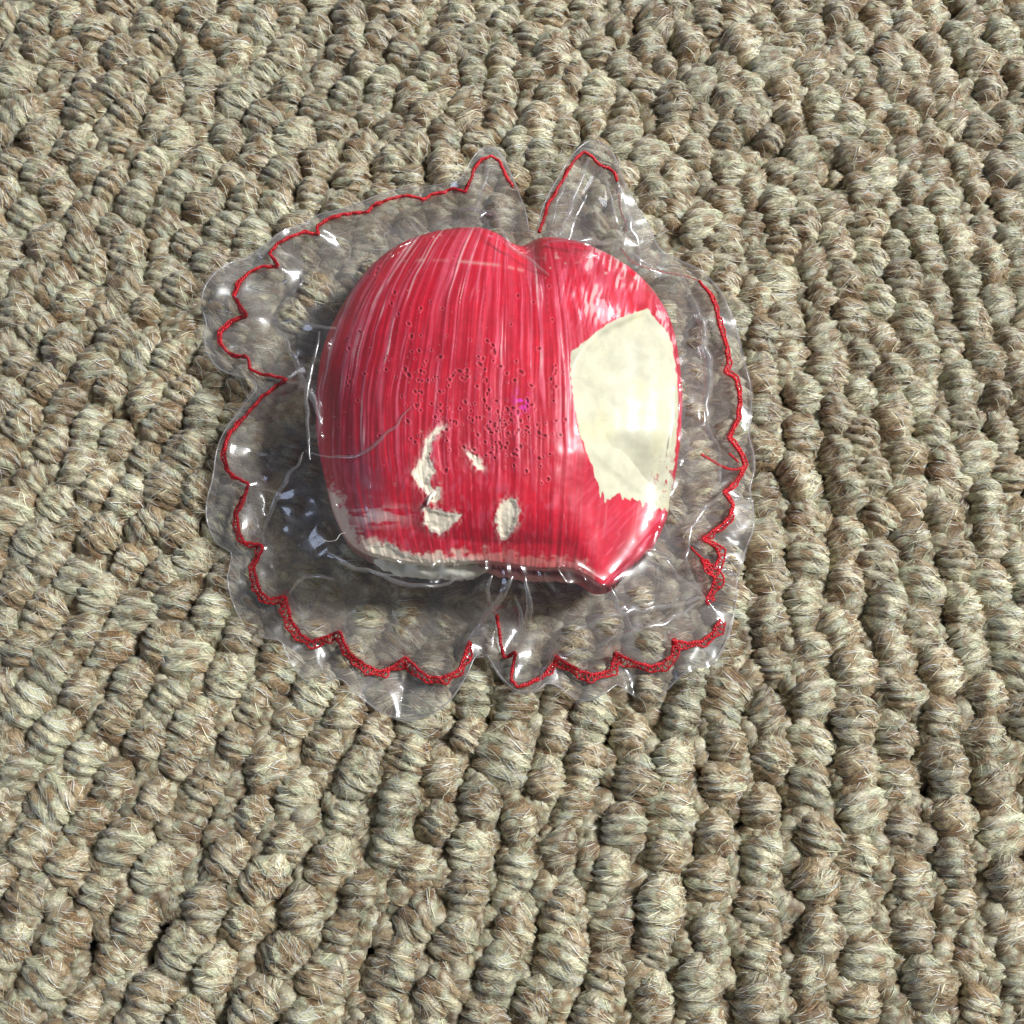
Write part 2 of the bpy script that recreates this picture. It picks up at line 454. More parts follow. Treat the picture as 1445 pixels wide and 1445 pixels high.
def smooth_poly(pl, n=6, closed=True):
    """Catmull-Rom"""
    p = np.asarray(pl, float); N = len(p); out = []
    rngi = range(N) if closed else range(N - 1)
    for i in rngi:
        if closed: a, b, c, d = p[(i - 1) % N], p[i], p[(i + 1) % N], p[(i + 2) % N]
        else: a, b, c, d = p[max(i - 1, 0)], p[i], p[i + 1], p[min(i + 2, N - 1)]
        for t in np.linspace(0, 1, n, endpoint=False):
            out.append(.5 * (2 * b + (c - a) * t + (2 * a - 5 * b + 4 * c - d) * t * t + (3 * b - 3 * c + d - a) * t ** 3))
    if not closed: out.append(p[-1])
    return np.array(out)

def bil(grid, x, y):
    x = np.clip(x, 0, grid.shape[1] - 1.001); y = np.clip(y, 0, grid.shape[0] - 1.001)
    ix = x.astype(int); iy = y.astype(int); fx = x - ix; fy = y - iy
    return (grid[iy, ix] * (1 - fx) + grid[iy, ix + 1] * fx) * (1 - fy) + (grid[iy + 1, ix] * (1 - fx) + grid[iy + 1, ix + 1] * fx) * fy

def blur(g, n):
    for _ in range(n):
        g = np.pad(g, 1, mode='edge')
        g = (g[:-2, 1:-1] + g[2:, 1:-1] + g[1:-1, :-2] + g[1:-1, 2:] + 4 * g[1:-1, 1:-1]) / 8
    return g

def grid_mesh(px, py, keep_cell):
    """faces and used-vertex map of a regular grid, keeping some cells"""
    H, W = px.shape
    i = np.arange(H - 1)[:, None] * W + np.arange(W - 1)[None]
    Q = np.stack([i, i + W, i + W + 1, i + 1], -1)[keep_cell]
    used_ = np.zeros(H * W, bool); used_[Q.ravel()] = True
    remap = np.cumsum(used_) - 1
    return remap[Q], used_

def border_verts(Q, nv):
    e = np.concatenate([Q[:, [0, 1]], Q[:, [1, 2]], Q[:, [2, 3]], Q[:, [3, 0]]]); es = np.sort(e, 1)
    u, inv, cnt = np.unique(es[:, 0].astype(np.int64) * nv + es[:, 1], return_inverse=True, return_counts=True)
    be = e[cnt[inv.ravel()] == 1]
    m = np.zeros(nv, bool); m[be.ravel()] = True
    return m, be

# ================================================================== APPLE
OUT = smooth_poly([(445, 580), (448, 530), (458, 482), (477, 440), (502, 400), (530, 368), (565, 343), (605, 328), (645, 321), (680, 321),
                   (704, 330), (722, 342), (738, 346), (756, 337), (775, 334), (808, 338), (838, 348), (872, 365), (905, 390), (930, 420),
                   (948, 455), (958, 500), (963, 550), (962, 600), (956, 655), (946, 700), (942, 726), (925, 762), (905, 788), (885, 806), (865, 826),
                   (846, 829), (825, 816), (800, 806), (760, 806), (715, 800), (680, 796), (640, 799), (600, 800), (565, 796), (540, 790), (515, 782),
                   (494, 768), (480, 745), (468, 715), (457, 670), (448, 625)], 6)
BITE = np.array([(878, 448), (895, 441), (914, 434), (926, 452), (938, 463), (948, 482), (950, 500), (955, 530), (957, 560), (956, 600), (953, 640), (949, 668),
                 (950, 690), (946, 716), (935, 722), (922, 720), (905, 708), (886, 704), (872, 698), (862, 702), (853, 706), (846, 690), (836, 662), (828, 640), (818, 610),
                 (812, 580), (806, 540), (804, 515), (806, 497), (822, 485), (840, 470), (858, 456)], float)
HE, HT = 1.05, 2.35
ax0, ay0, st3 = 430, 306, 3
gx, gy = np.meshgrid(np.arange(ax0, 980, st3).astype(float), np.arange(ay0, 846, st3).astype(float))
ins = inside(gx, gy, OUT)
u = np.zeros(gx.shape)
for it in range(2600):
    v = np.zeros_like(u)
    v[1:-1, 1:-1] = .25 * (u[:-2, 1:-1] + u[2:, 1:-1] + u[1:-1, :-2] + u[1:-1, 2:]) + .01
    u = np.where(ins, v, 0)
u /= u.max()
s1 = 1.0
fx_, fy_ = np.meshgrid(np.arange(430, 978.01, s1), np.arange(308, 842.01, s1))
uf = bil(u, (fx_ - ax0) / st3, (fy_ - ay0) / st3)
insF = inside(fx_, fy_, OUT)
dO, _, ox, oy = seg_dist(fx_[::3, ::3], fy_[::3, ::3], OUT, True)
dO = np.where(insF[::3, ::3], dO, -dO)
dO = bil(dO, (fx_ - 430) / 3, (fy_ - 308) / 3)

def apple_height(x, y, uu, d):
    h = np.clip(uu, 0, 1) ** .66
    h = HE + (HT - HE) * (.9 * h + .1 * np.clip(d / 190, 0, 1))
    # the sheared-off lower edge: nearly level up to the edge, then a wall
    low = sstep(560, 800, y) * sstep(440, 520, x) * (1 - sstep(840, 880, x))
    hb = HE + .50 + (HT - HE) * .50 * np.clip(d / 110, 0, 1) ** .8
    h = h * (1 - low) + np.maximum(h, hb * .97) * low
    # facet right of the ridge, falling away to the right
    dr = ((x - 800) * (825 - 640) - (y - 640) * (862 - 800)) / math.hypot(185, 62)     # >0 right of the ridge line
    rm = sstep(600, 720, y)
    ridge = 2.28 - .0030 * np.clip(y - 640, 0, 300) * 1.3
    pl_ = ridge - np.clip(dr, -200, 400) * .0085
    k = .13
    sm = -k * np.log(np.exp(-h / k) + np.exp(-pl_ / k))
    h = h * (1 - rm) + sm * rm
    # stalk dimple and the groove running down from it
    g = np.exp(-((x - 740 - (y - 345) * .25) / 17.0) ** 2) * (1 - sstep(345, 415, y))
    h = h - .34 * g
    return h
hA = apple_height(fx_, fy_, uf, dO)
hA = np.where(insF, hA, HE)
hA = blur(hA, 10)

# bite facet
inB = inside(fx_, fy_, BITE)
dB, _, _, _ = seg_dist(fx_[::2, ::2], fy_[::2, ::2], BITE, True)
dB = np.where(inB[::2, ::2], dB, -dB)
dB = bil(dB, (fx_ - 430) / 2, (fy_ - 308) / 2)
bx, by = fx_[inB], fy_[inB]
rim = (np.abs(dB) < 2) & insF & (fx_ < 940)
Am = np.c_[fx_[rim], fy_[rim], np.ones(rim.sum())]
cf = np.linalg.lstsq(Am, hA[rim], rcond=None)[0]
plane = cf[0] * fx_ + cf[1] * fy_ + cf[2] - .025
plane = plane + .12 * (fbm(fx_ / 60, fy_ / 60, 5, 3) - .5) - .0004 * np.clip(fx_ - 880, 0, 200)
crease = (fy_ - 655) - (fx_ - 850) * .62 - 8 * np.sin((fx_ - 850) / 40)
plane = plane - .05 * sstep(-9, 10, crease) + .05 * sstep(0, 46, crease)
plane = np.maximum(np.minimum(plane, hA + .01), hA - .30 * sstep(4, 80, dO))
hB = hA + (plane - hA) * sstep(-1.5, 12, dB)
# chips where bare plaster shows
CHIPS = [[(628, 600), (615, 606), (602, 620), (598, 640), (590, 655), (582, 668), (590, 685), (600, 692), (606, 706), (612, 712), (620, 700), (618, 688), (610, 690), (606, 676), (614, 664), (608, 650), (604, 640), (610, 620), (620, 610)],
         [(598, 716), (612, 718), (632, 724), (650, 724), (645, 734), (632, 746), (622, 753), (610, 748), (600, 738)],
         [(704, 714), (716, 704), (728, 706), (732, 722), (728, 740), (718, 756), (710, 764), (704, 752), (700, 735)],
         [(660, 636), (668, 642), (680, 655), (682, 662), (674, 660), (664, 648)],
         [(518, 770), (528, 768), (545, 766), (560, 772), (562, 778), (585, 786), (610, 792), (640, 790), (668, 792), (672, 800), (650, 806), (600, 806), (540, 800), (524, 786)]]
chipD = np.full(fx_.shape, -1e3)
jx = 5 * (fbm(fx_ / 5, fy_ / 5, 31, 3) - .5) * 2; jy = 5 * (fbm(fx_ / 5, fy_ / 5, 37, 3) - .5) * 2
for c_ in CHIPS:
    a_ = np.array(c_, float); x0, y0 = a_.min(0) - 12; x1, y1 = a_.max(0) + 12
    sx_ = slice(int(max(y0 - 308, 0)), int(y1 - 308)); sy_ = slice(int(max(x0 - 430, 0)), int(x1 - 430))
    X_, Y_ = fx_[sx_, sy_] + jx[sx_, sy_] * .6, fy_[sx_, sy_] + jy[sx_, sy_] * .6
    d_, _, _, _ = seg_dist(X_, Y_, a_, True); d_ = np.where(inside(X_, Y_, a_), d_, -d_)
    chipD[sx_, sy_] = np.maximum(chipD[sx_, sy_], d_)
hB = hB - .040 * sstep(-2, 7, chipD) + .02 * sstep(0, 3, chipD) * fbm(fx_ / 8, fy_ / 8, 77, 3)

# streak coordinate: meridians between the stalk dimple and the base
eq = np.sqrt(np.clip(1 - ((fy_ - 610) / 350.0) ** 2, .03, 1))
qc = (fx_ - 735) / eq + 7 * (fbm(fx_ / 70, fy_ / 70, 3, 2) - .5)
lowr = (((fx_ - 800) * 185 - (fy_ - 640) * 62) / 195 > -6) & (fy_ > 640)
st_a = vn(qc / 7.0, fy_ / 210, 41); st_b = vn(qc / 3.2, fy_ / 90, 42); st_c = vn(qc / 15, fy_ / 260, 43); st_d = vn(qc / 1.9, fy_ / 34, 44)
lines = np.abs(vn(qc / 6.0, fy_ / 260, 45) - .5)
thin = 1 - sstep(.0, .05, lines)
patch = fbm(fx_ / 60, fy_ / 45, 51, 3)
wv_ = 3 * (vn(qc / 12, fy_ / 26, 47) - .5)
fa = vn((qc + wv_) / 4.6, fy_ / 120, 48); fb2 = vn((qc + wv_) / 1.9, fy_ / 60, 49)
pink = .55 * sstep(.48, .74, .55 * fa + .45 * fb2) * (.4 + .9 * sstep(.25, .7, st_c)) + .35 * thin * sstep(.3, .6, st_b) + .25 * sstep(.5, .75, st_a) * fb2
pink = pink * (.75 + 1.0 * patch)
blot = sstep(.52, .78, vn(fx_ / 3.4 + wv_, fy_ / 13, 53) * .6 + .4 * fbm(fx_ / 26, fy_ / 22, 54, 3))
upper = 1 - sstep(600, 700, fy_)
pink = pink * (.16 + 1.05 * upper) + .42 * blot * (1 - upper)
# brushy strokes right of the dimple, above the bite
brush = sstep(770, 830, fx_) * (1 - sstep(430, 500, fy_ - (fx_ - 850) * .35))
bn = vn((fx_ + fy_ * .18) / 2.6, (fy_ - fx_ * .2) / 15, 61) * .6 + vn((fx_ + fy_ * .2) / 5, fy_ / 22, 62) * .4
pink = pink * (1 - brush) + brush * sstep(.30, .74, bn) * (.50 + 1.1 * sstep(.35, .65, fbm(fx_ / 34, fy_ / 30, 63, 2)))
# diagonal strokes on the lower right facet
diag = vn((fx_ * .75 + fy_ * .66) / 3.2, (fx_ * .66 - fy_ * .75) / 17, 64)
edgepale = np.clip(1 - dO / 60, 0, 1)
lw_ = sstep(-26, 16, ((fx_ - 800) * 185 - (fy_ - 640) * 62) / 195 + 14 * (fbm(fx_ / 14, fy_ / 14, 66, 2) - .5)) * sstep(630, 680, fy_)
pink = pink * (1 - lw_) + lw_ * (.9 * sstep(.45, .85, diag) * (.25 + .8 * edgepale) + .12)
# worn lower left rim
worn = sstep(.46, .66, fbm(fx_ / 9, fy_ / 7, 71, 4) * .6 + .45 * sstep(36, 4, dO) * sstep(650, 740, fy_) * (fx_ < 840)) * (1 - .75 * sstep(600, 720, fx_))
wl = np.exp(-(((fx_ - 525) / 45) ** 2 + ((fy_ - 728) / 14) ** 2)) * sstep(.35, .6, fbm(fx_ / 22, fy_ / 6, 72, 3))
# seam of pale dabs across the shoulder
seam_y = 373 + 6 * np.sin(fx_ / 55) + 9 * sstep(700, 780, fx_)
seam = np.exp(-((fy_ - seam_y) / 2.2) ** 2) * sstep(520, 560, fx_) * (1 - sstep(880, 930, fx_)) * sstep(.42, .62, vn(fx_ / 7, fy_ / 50, 81))
dab = sstep(.80, .92, vn(fx_ / 7, fy_ / 7, 82)) * np.exp(-((fy_ - 378) / 20) ** 2) * sstep(730, 790, fx_)
# bubble pits with a raised rim
pr = np.random.default_rng(5)
pitd = np.zeros(fx_.shape); ringd = np.zeros(fx_.shape)
npit = 270
cxp = np.concatenate([pr.normal(722, 28, 80), pr.normal(655, 66, 120), pr.uniform(470, 800, 70)])
cyp = np.concatenate([pr.normal(612, 26, 80), pr.normal(555, 48, 120), pr.uniform(380, 700, 70)])
for x_, y_ in zip(cxp, cyp):
    r0 = pr.uniform(.8, 2.4); an_ = pr.uniform(0, 3.14); el_ = pr.uniform(.55, 1)
    a, b_ = int(y_ - 308), int(x_ - 430)
    if a < 8 or b_ < 8 or a > 520 or b_ > 538: continue
    sl = (slice(a - 7, a + 8), slice(b_ - 7, b_ + 8))
    ux = (fx_[sl] - x_) * math.cos(an_) + (fy_[sl] - y_) * math.sin(an_); uy = -(fx_[sl] - x_) * math.sin(an_) + (fy_[sl] - y_) * math.cos(an_)
    d_ = np.hypot(ux * el_, uy)
    pitd[sl] = np.maximum(pitd[sl], 1 - sstep(r0 * .5, r0 * 1.15, d_))
    ringd[sl] = np.maximum(ringd[sl], np.exp(-((d_ - r0 * 1.5) / .8) ** 2))
okp = (~inB) & (chipD < 0)
pitd *= okp; ringd *= okp
# crater with loose crust between the chips
cr_ = np.exp(-(((fx_ - 672) / 46) ** 2 + ((fy_ - 640) / 34) ** 2))
hB = hB - .025 * cr_ + .03 * cr_ * fbm(fx_ / 12, fy_ / 12, 91, 3)
hB = hB - .020 * pitd + .008 * ringd + .012 * (st_a - .5) * (~inB) + .010 * (st_b - .5) * (~inB)
hB = hB + .010 * (fbm(fx_ / 16, fy_ / 16, 95, 4) - .5)
hB = hB - np.where(dO < 6, (6 - np.clip(dO, 0, 6)) ** 2 * .004, 0)

deep = np.array([.42, .002, .020]); bright = np.array([.76, .003, .030]); pk = np.array([.77, .115, .185]); pale = np.array([.84, .62, .56])
flesh = np.array([.64, .615, .45]); cream = np.array([.98, .85, .66])
t = fbm(fx_ / 40, fy_ / 70, 96, 3)[..., None]
col = deep * (1 - t) + bright * t
col = col * (.74 + (.26 * st_b + .20 * fb2) * (.35 + .65 * (1 - sstep(600, 700, fy_))) + .16 * sstep(600, 700, fy_))[..., None]
p_ = np.clip(pink, 0, 1)[..., None]
p_ = p_ * .95
col = col * (1 - p_) + pk * p_
hp = sstep(.85, 1.3, pink)[..., None]; col = col * (1 - hp * .6) + pale * hp * .6
for m_, c_ in ((worn * .75, cream), (wl * .8, pale), (seam * .30 * sstep(.3, .7, vn(fx_ / 31, fy_ / 90, 83)), pale), (dab * .6, pale), (ringd * .35, pk)):
    col = col * (1 - m_[..., None]) + c_ * m_[..., None]
col = col * (1 - .75 * pitd[..., None]) + np.array([.42, .01, .02]) * .75 * pitd[..., None]
mg_refl = np.exp(-(((fx_ - 736) / 9) ** 2 + ((fy_ - 566) / 14) ** 2)) * sstep(.45, .6, vn(fx_ / 5, fy_ / 5, 99))  # small magenta reflection, painted into the skin colour
col = col * (1 - mg_refl[..., None]) + np.array([.72, .03, .45]) * mg_refl[..., None]
# bare plaster colours
fl = flesh * (.82 + .20 * fbm(fx_ / 18, fy_ / 18, 101, 4) + .14 * fbm((fx_ + fy_ * .5) / 40, (fy_ - fx_ * .5) / 12, 102, 3))[..., None]
ym = sstep(.5, .75, fbm(fx_ / 30, fy_ / 55, 103, 3))[..., None] * .45
fl = fl * (1 - ym) + np.array([.78, .72, .42]) * ym
spk = (vn(fx_ / 1.3, fy_ / 1.3, 105) > .985)[..., None]; fl = np.where(spk, fl * .45, fl)
rs = (sstep(.62, .7, fbm(fx_ / 4, fy_ / 7, 106, 3)) * np.exp(-(((fx_ - 938) / 16) ** 2 + ((fy_ - 672) / 26) ** 2)))[..., None]
fl = fl * (1 - rs) + deep * rs
ragged = dB + 2.4 * (vn(fx_ / 4, fy_ / 6, 110) - .5) + 5 * (vn(fx_ / 3.5, fy_ / 14, 107) - .5) * sstep(620, 690, fy_) * 2
bm = sstep(-.8, .8, ragged)[..., None]
crm = cream * (.9 + .2 * fbm(fx_ / 10, fy_ / 10, 108, 3))[..., None]
hal = (np.exp(-np.clip(-chipD - 1, 0, 99) / 3.2) * sstep(.3, .7, vn(fx_ / 3, fy_ / 5, 113)) * .75)[..., None]
col = col * (1 - hal) + pale * hal
cm = sstep(-2.6, 1.6, chipD + 3.4 * (vn(fx_ / 3.5, fy_ / 3.5, 109) - .5))[..., None]
col = col * (1 - cm) + crm * cm
bare = ((cm[..., 0] > .5))
col = col * (1 - bm) + fl * bm

VA = P(fx_, fy_, hB)
H_, W_ = fx_.shape
cellc = (insF[:-1, :-1] & insF[1:, :-1] & insF[:-1, 1:] & insF[1:, 1:])
bite_c = ((ragged[:-1, :-1] + ragged[1:, 1:]) / 2 > 0) & cellc
chip_c = ((chipD[:-1, :-1] + chipD[1:, 1:]) / 2 > -.3) & cellc & ~bite_c
skin_c = cellc & ~bite_c & ~chip_c

def empty(name, loc, label, cat):
    o = bpy.data.objects.new(name, None); SC.collection.objects.link(o)
    o.location = Vector(np.asarray(loc) * S); o.empty_display_size = .01
    o['label'] = label; o['category'] = cat
    return o
def rel(o): return np.array(o.location) / S

app_loc = P(700, 590, .05)
apple = empty('apple', app_loc, 'red streaked plaster apple with a pale bitten side, sealed in the clear pouch', 'apple')
def part_from_cells(name, cells, mat):
    Q, us = grid_mesh(fx_, fy_, cells)
    V = VA.reshape(-1, 3)[us] - rel(apple)
    return mk(name, V, Q, mat, apple, col=col.reshape(-1, 3)[us])
# whole outline: top plus side and underside under the skin part
Qall, usall = grid_mesh(fx_, fy_, cellc)
bmask, bedge = border_verts(Qall, usall.sum())
Qs, uss = grid_mesh(fx_, fy_, skin_c)
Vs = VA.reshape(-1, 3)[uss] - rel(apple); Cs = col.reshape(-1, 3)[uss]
# side wall built from the full border loop
idx_all = np.where(usall)[0]
ring = idx_all[np.unique(bedge.ravel())]; rmap = {int(a): k for k, a in enumerate(ring)}
RV = VA.reshape(-1, 3)[ring]; RC = col.reshape(-1, 3)[ring] 
cen = P(700, 590, .6)
levels = [(1.0, 1.0), (1.006, .80), (.995, .60), (.965, .40), (.90, .22), (.78, .10), (.5, .06), (0.02, .05)]
WV = []
for sc_, zf_ in levels:
    q_ = RV.copy(); q_[:, :2] = cen[:2] + (RV[:, :2] - cen[:2]) * sc_; q_[:, 2] = RV[:, 2] * zf_ if sc_ > .8 else zf_ + 0 * RV[:, 2]; WV.append(q_)
nr = len(ring); be = np.array([[rmap[int(idx_all[a])], rmap[int(idx_all[b])]] for a, b in bedge])
WQ = []
for l_ in range(len(levels) - 1):
    WQ.append(np.stack([be[:, 1] + l_ * nr, be[:, 0] + l_ * nr, be[:, 0] + (l_ + 1) * nr, be[:, 1] + (l_ + 1) * nr], -1))
WV = np.concatenate(WV) - rel(apple)
wn = fbm(WV[:, 0] * 4, WV[:, 2] * 4 + WV[:, 1] * 3, 120, 3)
WC = np.tile(RC, (len(levels), 1)) * .5 + (deep * (1 - wn[:, None]) + pk * wn[:, None] ** 2) * .5
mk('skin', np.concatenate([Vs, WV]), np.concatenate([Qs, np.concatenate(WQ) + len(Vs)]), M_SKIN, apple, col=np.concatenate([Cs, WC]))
part_from_cells('bite', bite_c, M_FLESH)
part_from_cells('bare_patch', chip_c, M_FLESH)

# ---- ragged ledge of broken plaster hanging below the lower edge
def blob_strip(name, pl, wid, z0, z1, mat, cols, seed, parent, n=70, m=14):
    c_ = smooth_poly(pl, 10, False); L_ = np.r_[0, np.cumsum(np.hypot(*np.diff(c_, axis=0).T))]
    tt_ = np.linspace(0, L_[-1], n); X = np.interp(tt_, L_, c_[:, 0]); Y = np.interp(tt_, L_, c_[:, 1])
    th_ = np.linspace(0, 2 * np.pi, m, endpoint=False)
    q = np.linspace(0, 1, n); env = np.sqrt(np.clip(1 - (2 * q - 1) ** 4, .0, 1)) + .02
    A, T = np.meshgrid(q, th_, indexing='ij')
    rr = wid * env[:, None] * (.6 + .8 * fbm(A * 14, T * .8, seed, 4))
    zc = (z0 + z1) / 2; hz_ = (z1 - z0) / 2
    V = P(X[:, None] + 0 * T, Y[:, None] + rr * np.sin(T), zc + hz_ * np.cos(T) * env[:, None] * (.7 + .6 * fbm(A * 9, T, seed + 2, 3)))
    V = V.reshape(-1, 3) - rel(parent)
    i = np.arange(n - 1)[:, None] * m; j = np.arange(m)[None]
    Q = np.stack([i + j, i + m + j, i + m + (j + 1) % m, i + (j + 1) % m], -1).reshape(-1, 4)
    C = np.array(cols)[None] * (.85 + .3 * fbm(A.ravel() * 12, T.ravel(), seed + 4, 3))[:, None]
    return mk(name, V, Q, mat, parent, col=C)
led = blob_strip('broken_ledge', [(516, 776), (540, 790), (570, 797), (610, 800), (650, 803), (690, 801)], 16, .55, 1.30, M_FLESH, (.86, .83, .70), 201, apple)
led['label'] = 'chalky off-white broken rim under the lower left edge'
blob_strip('broken_ledge', [(680, 802), (720, 808), (765, 812), (810, 814), (845, 822)], 9, .45, 1.15, M_SKIN, (.66, .24, .20), 215, apple)
blob_strip('loose_crust', [(602, 712), (608, 700), (617, 694)], 6, 2.05, 2.15, M_FLESH, (.80, .72, .64), 231, apple, 30, 10)

# ================================================================== VINYL POUCH
STITCH_A = [(762, 327), (768, 308), (772, 290), (782, 275), (795, 252), (803, 238), (812, 225), (824, 215), (834, 220), (845, 232), (858, 238), (866, 243),
            (871, 256), (873, 275), (876, 298), (884, 318), (880, 332), (876, 350), (890, 368), (912, 378), (940, 385), (968, 390), (985, 396), (998, 410), (1008, 430),
            (1016, 460), (1024, 490), (1027, 512), (1023, 524), (1038, 534), (1043, 560), (1040, 590), (1033, 606), (1028, 618), (1043, 638), (1050, 655),
            (1044, 670), (1036, 682), (1021, 694), (1033, 712), (1030, 727), (1022, 738), (1008, 748), (990, 760), (1010, 773), (1015, 787), (1008, 800),
            (989, 790), (1008, 815), (1005, 830), (996, 845), (1000, 853)]
STITCH_B = [(1017, 874), (1005, 893), (990, 904), (970, 908), (950, 903), (948, 925), (935, 935), (918, 940), (900, 936), (885, 930), (868, 921), (862, 945),
            (850, 950), (835, 952), (820, 947), (800, 936), (782, 925), (774, 945), (760, 957), (745, 965), (731, 969), (722, 960), (722, 943), (728, 920), (712, 928), (707, 912), (705, 892), (701, 868)]
STITCH_C = [(662, 905), (655, 930), (648, 944), (635, 952), (620, 957), (605, 955), (590, 945), (572, 927), (555, 940), (536, 947), (515, 938), (498, 925),
            (488, 912), (479, 892), (455, 900), (440, 905), (425, 895), (412, 878), (406, 858), (403, 843), (378, 845), (368, 835), (360, 815), (358, 800),
            (364, 788), (370, 770), (345, 765), (337, 752), (334, 725), (341, 712), (350, 683), (330, 672), (321, 663), (317, 645), (318, 625), (326, 610),
            (340, 595), (355, 576), (370, 560), (386, 548), (404, 536), (388, 531), (370, 528), (353, 520), (350, 505), (338, 503), (322, 497), (311, 483),
            (312, 468), (325, 456), (348, 446), (338, 430), (331, 417), (338, 400), (350, 386), (370, 376), (392, 377), (381, 357), (391, 344), (408, 335),
            (430, 328), (448, 331), (448, 319), (465, 308), (490, 302), (519, 299), (525, 291), (550, 281), (575, 276), (597, 281), (612, 274), (640, 268),
            (656, 270), (664, 255), (668, 240), (678, 226), (692, 220), (705, 228), (712, 245), (723, 264)]
STITCH_ALL = np.array(STITCH_A + STITCH_B + STITCH_C + [(735, 290), (746, 322)], float)
EDGE_F = smooth_poly([(748, 330), (742, 300), (732, 272), (720, 244), (708, 220), (692, 208), (676, 213), (664, 228), (654, 246), (640, 256), (608, 262), (585, 264), (548, 270),
          (512, 284), (478, 296), (450, 303), (430, 316), (400, 326), (376, 344), (350, 364), (326, 371), (303, 386), (288, 408), (285, 432), (291, 456), (289, 478), (294, 500),
          (310, 520), (330, 529), (352, 534), (362, 546), (350, 564), (334, 585), (316, 610), (306, 636), (302, 662), (299, 680), (293, 702), (291, 726), (297, 750), (308, 768), (326, 780), (324, 800),
          (321, 818), (328, 848), (343, 878), (368, 898), (396, 905), (404, 922), (416, 944), (432, 960), (455, 962), (480, 958), (500, 976), (520, 992), (545, 1008), (575, 1015), (605, 1008),
          (628, 995), (645, 975), (660, 950), (672, 925), (688, 925), (700, 945), (714, 962), (730, 974), (756, 974), (772, 964), (790, 970), (812, 986), (836, 987), (858, 975), (872, 966),
          (886, 976), (906, 987), (930, 984), (952, 962), (972, 945), (1000, 938), (1020, 915), (1032, 880), (1038, 850), (1040, 820), (1046, 798), (1054, 770), (1063, 745), (1062, 715),
          (1058, 690), (1064, 665), (1063, 640), (1056, 610), (1060, 575), (1058, 540), (1048, 505), (1040, 470), (1028, 435), (1012, 405), (985, 380), (955, 366), (930, 350),
          (915, 318), (895, 285), (880, 255), (868, 222), (852, 203), (836, 198), (820, 206), (804, 224), (788, 250), (774, 274), (764, 298), (757, 325)], 5)
bs = 2.6
bx_, by_ = np.meshgrid(np.arange(270, 1085, bs), np.arange(184, 1035, bs))
inE = inside(bx_, by_, EDGE_F); inS = inside(bx_, by_, STITCH_ALL)
dS, tS, _, _ = seg_dist(bx_, by_, STITCH_ALL, True)
# how high the stitched seam stands above the carpet, by place
ctrl = np.array([(690, 220, .75), (760, 330, .95), (830, 215, .70), (1000, 410, .22), (1050, 640, .14), (1020, 760, .22), (1000, 860, .14), (850, 950, .10),
                 (728, 930, .22), (664, 910, .35), (540, 950, .08), (400, 860, .12), (335, 740, .22), (345, 640, .30), (402, 536, .40), (315, 480, .22), (350, 385, .25), (450, 320, .30), (600, 275, .45)])
wgt = 0; zs = 0
for cx_, cy_, cz_ in ctrl:
    q_ = 1 / (((bx_ - cx_) ** 2 + (by_ - cy_) ** 2) + 400) ** 1.5; wgt = wgt + q_; zs = zs + q_ * cz_
zseam = zs / wgt
zseam = zseam + .05 * (fbm(bx_ / 26, by_ / 26, 301, 2) - .5)
obst = bil(blur(hB, 6), (bx_ - 430), (by_ - 308)) + .012
inA = (bx_ > 430) & (bx_ < 976) & (by_ > 308) & (by_ < 840) & inside(bx_, by_, OUT)
dOg = bil(dO, bx_ - 430, by_ - 308); inA = inA & (dOg > 8)
obst = np.where(inA, obst, -9)
z = np.where(inA, obst, zseam)
for it in range(1500):
    a = np.pad(z, 1, mode='edge')
    v = .25 * (a[:-2, 1:-1] + a[2:, 1:-1] + a[1:-1, :-2] + a[1:-1, 2:]) + np.where(inA, -.0002, .0007)
    v = z + (v - z) * 1.0
    z = np.where(inS, np.maximum(v, obst), zseam)
film0 = z.copy()
gap = np.where(inA, np.clip(film0 - obst, 0, 1) * 12, 1.0); gap = np.clip(blur(np.clip(gap, 0, 1), 8), 0, 1)
free = gap * sstep(0, 14, dS)
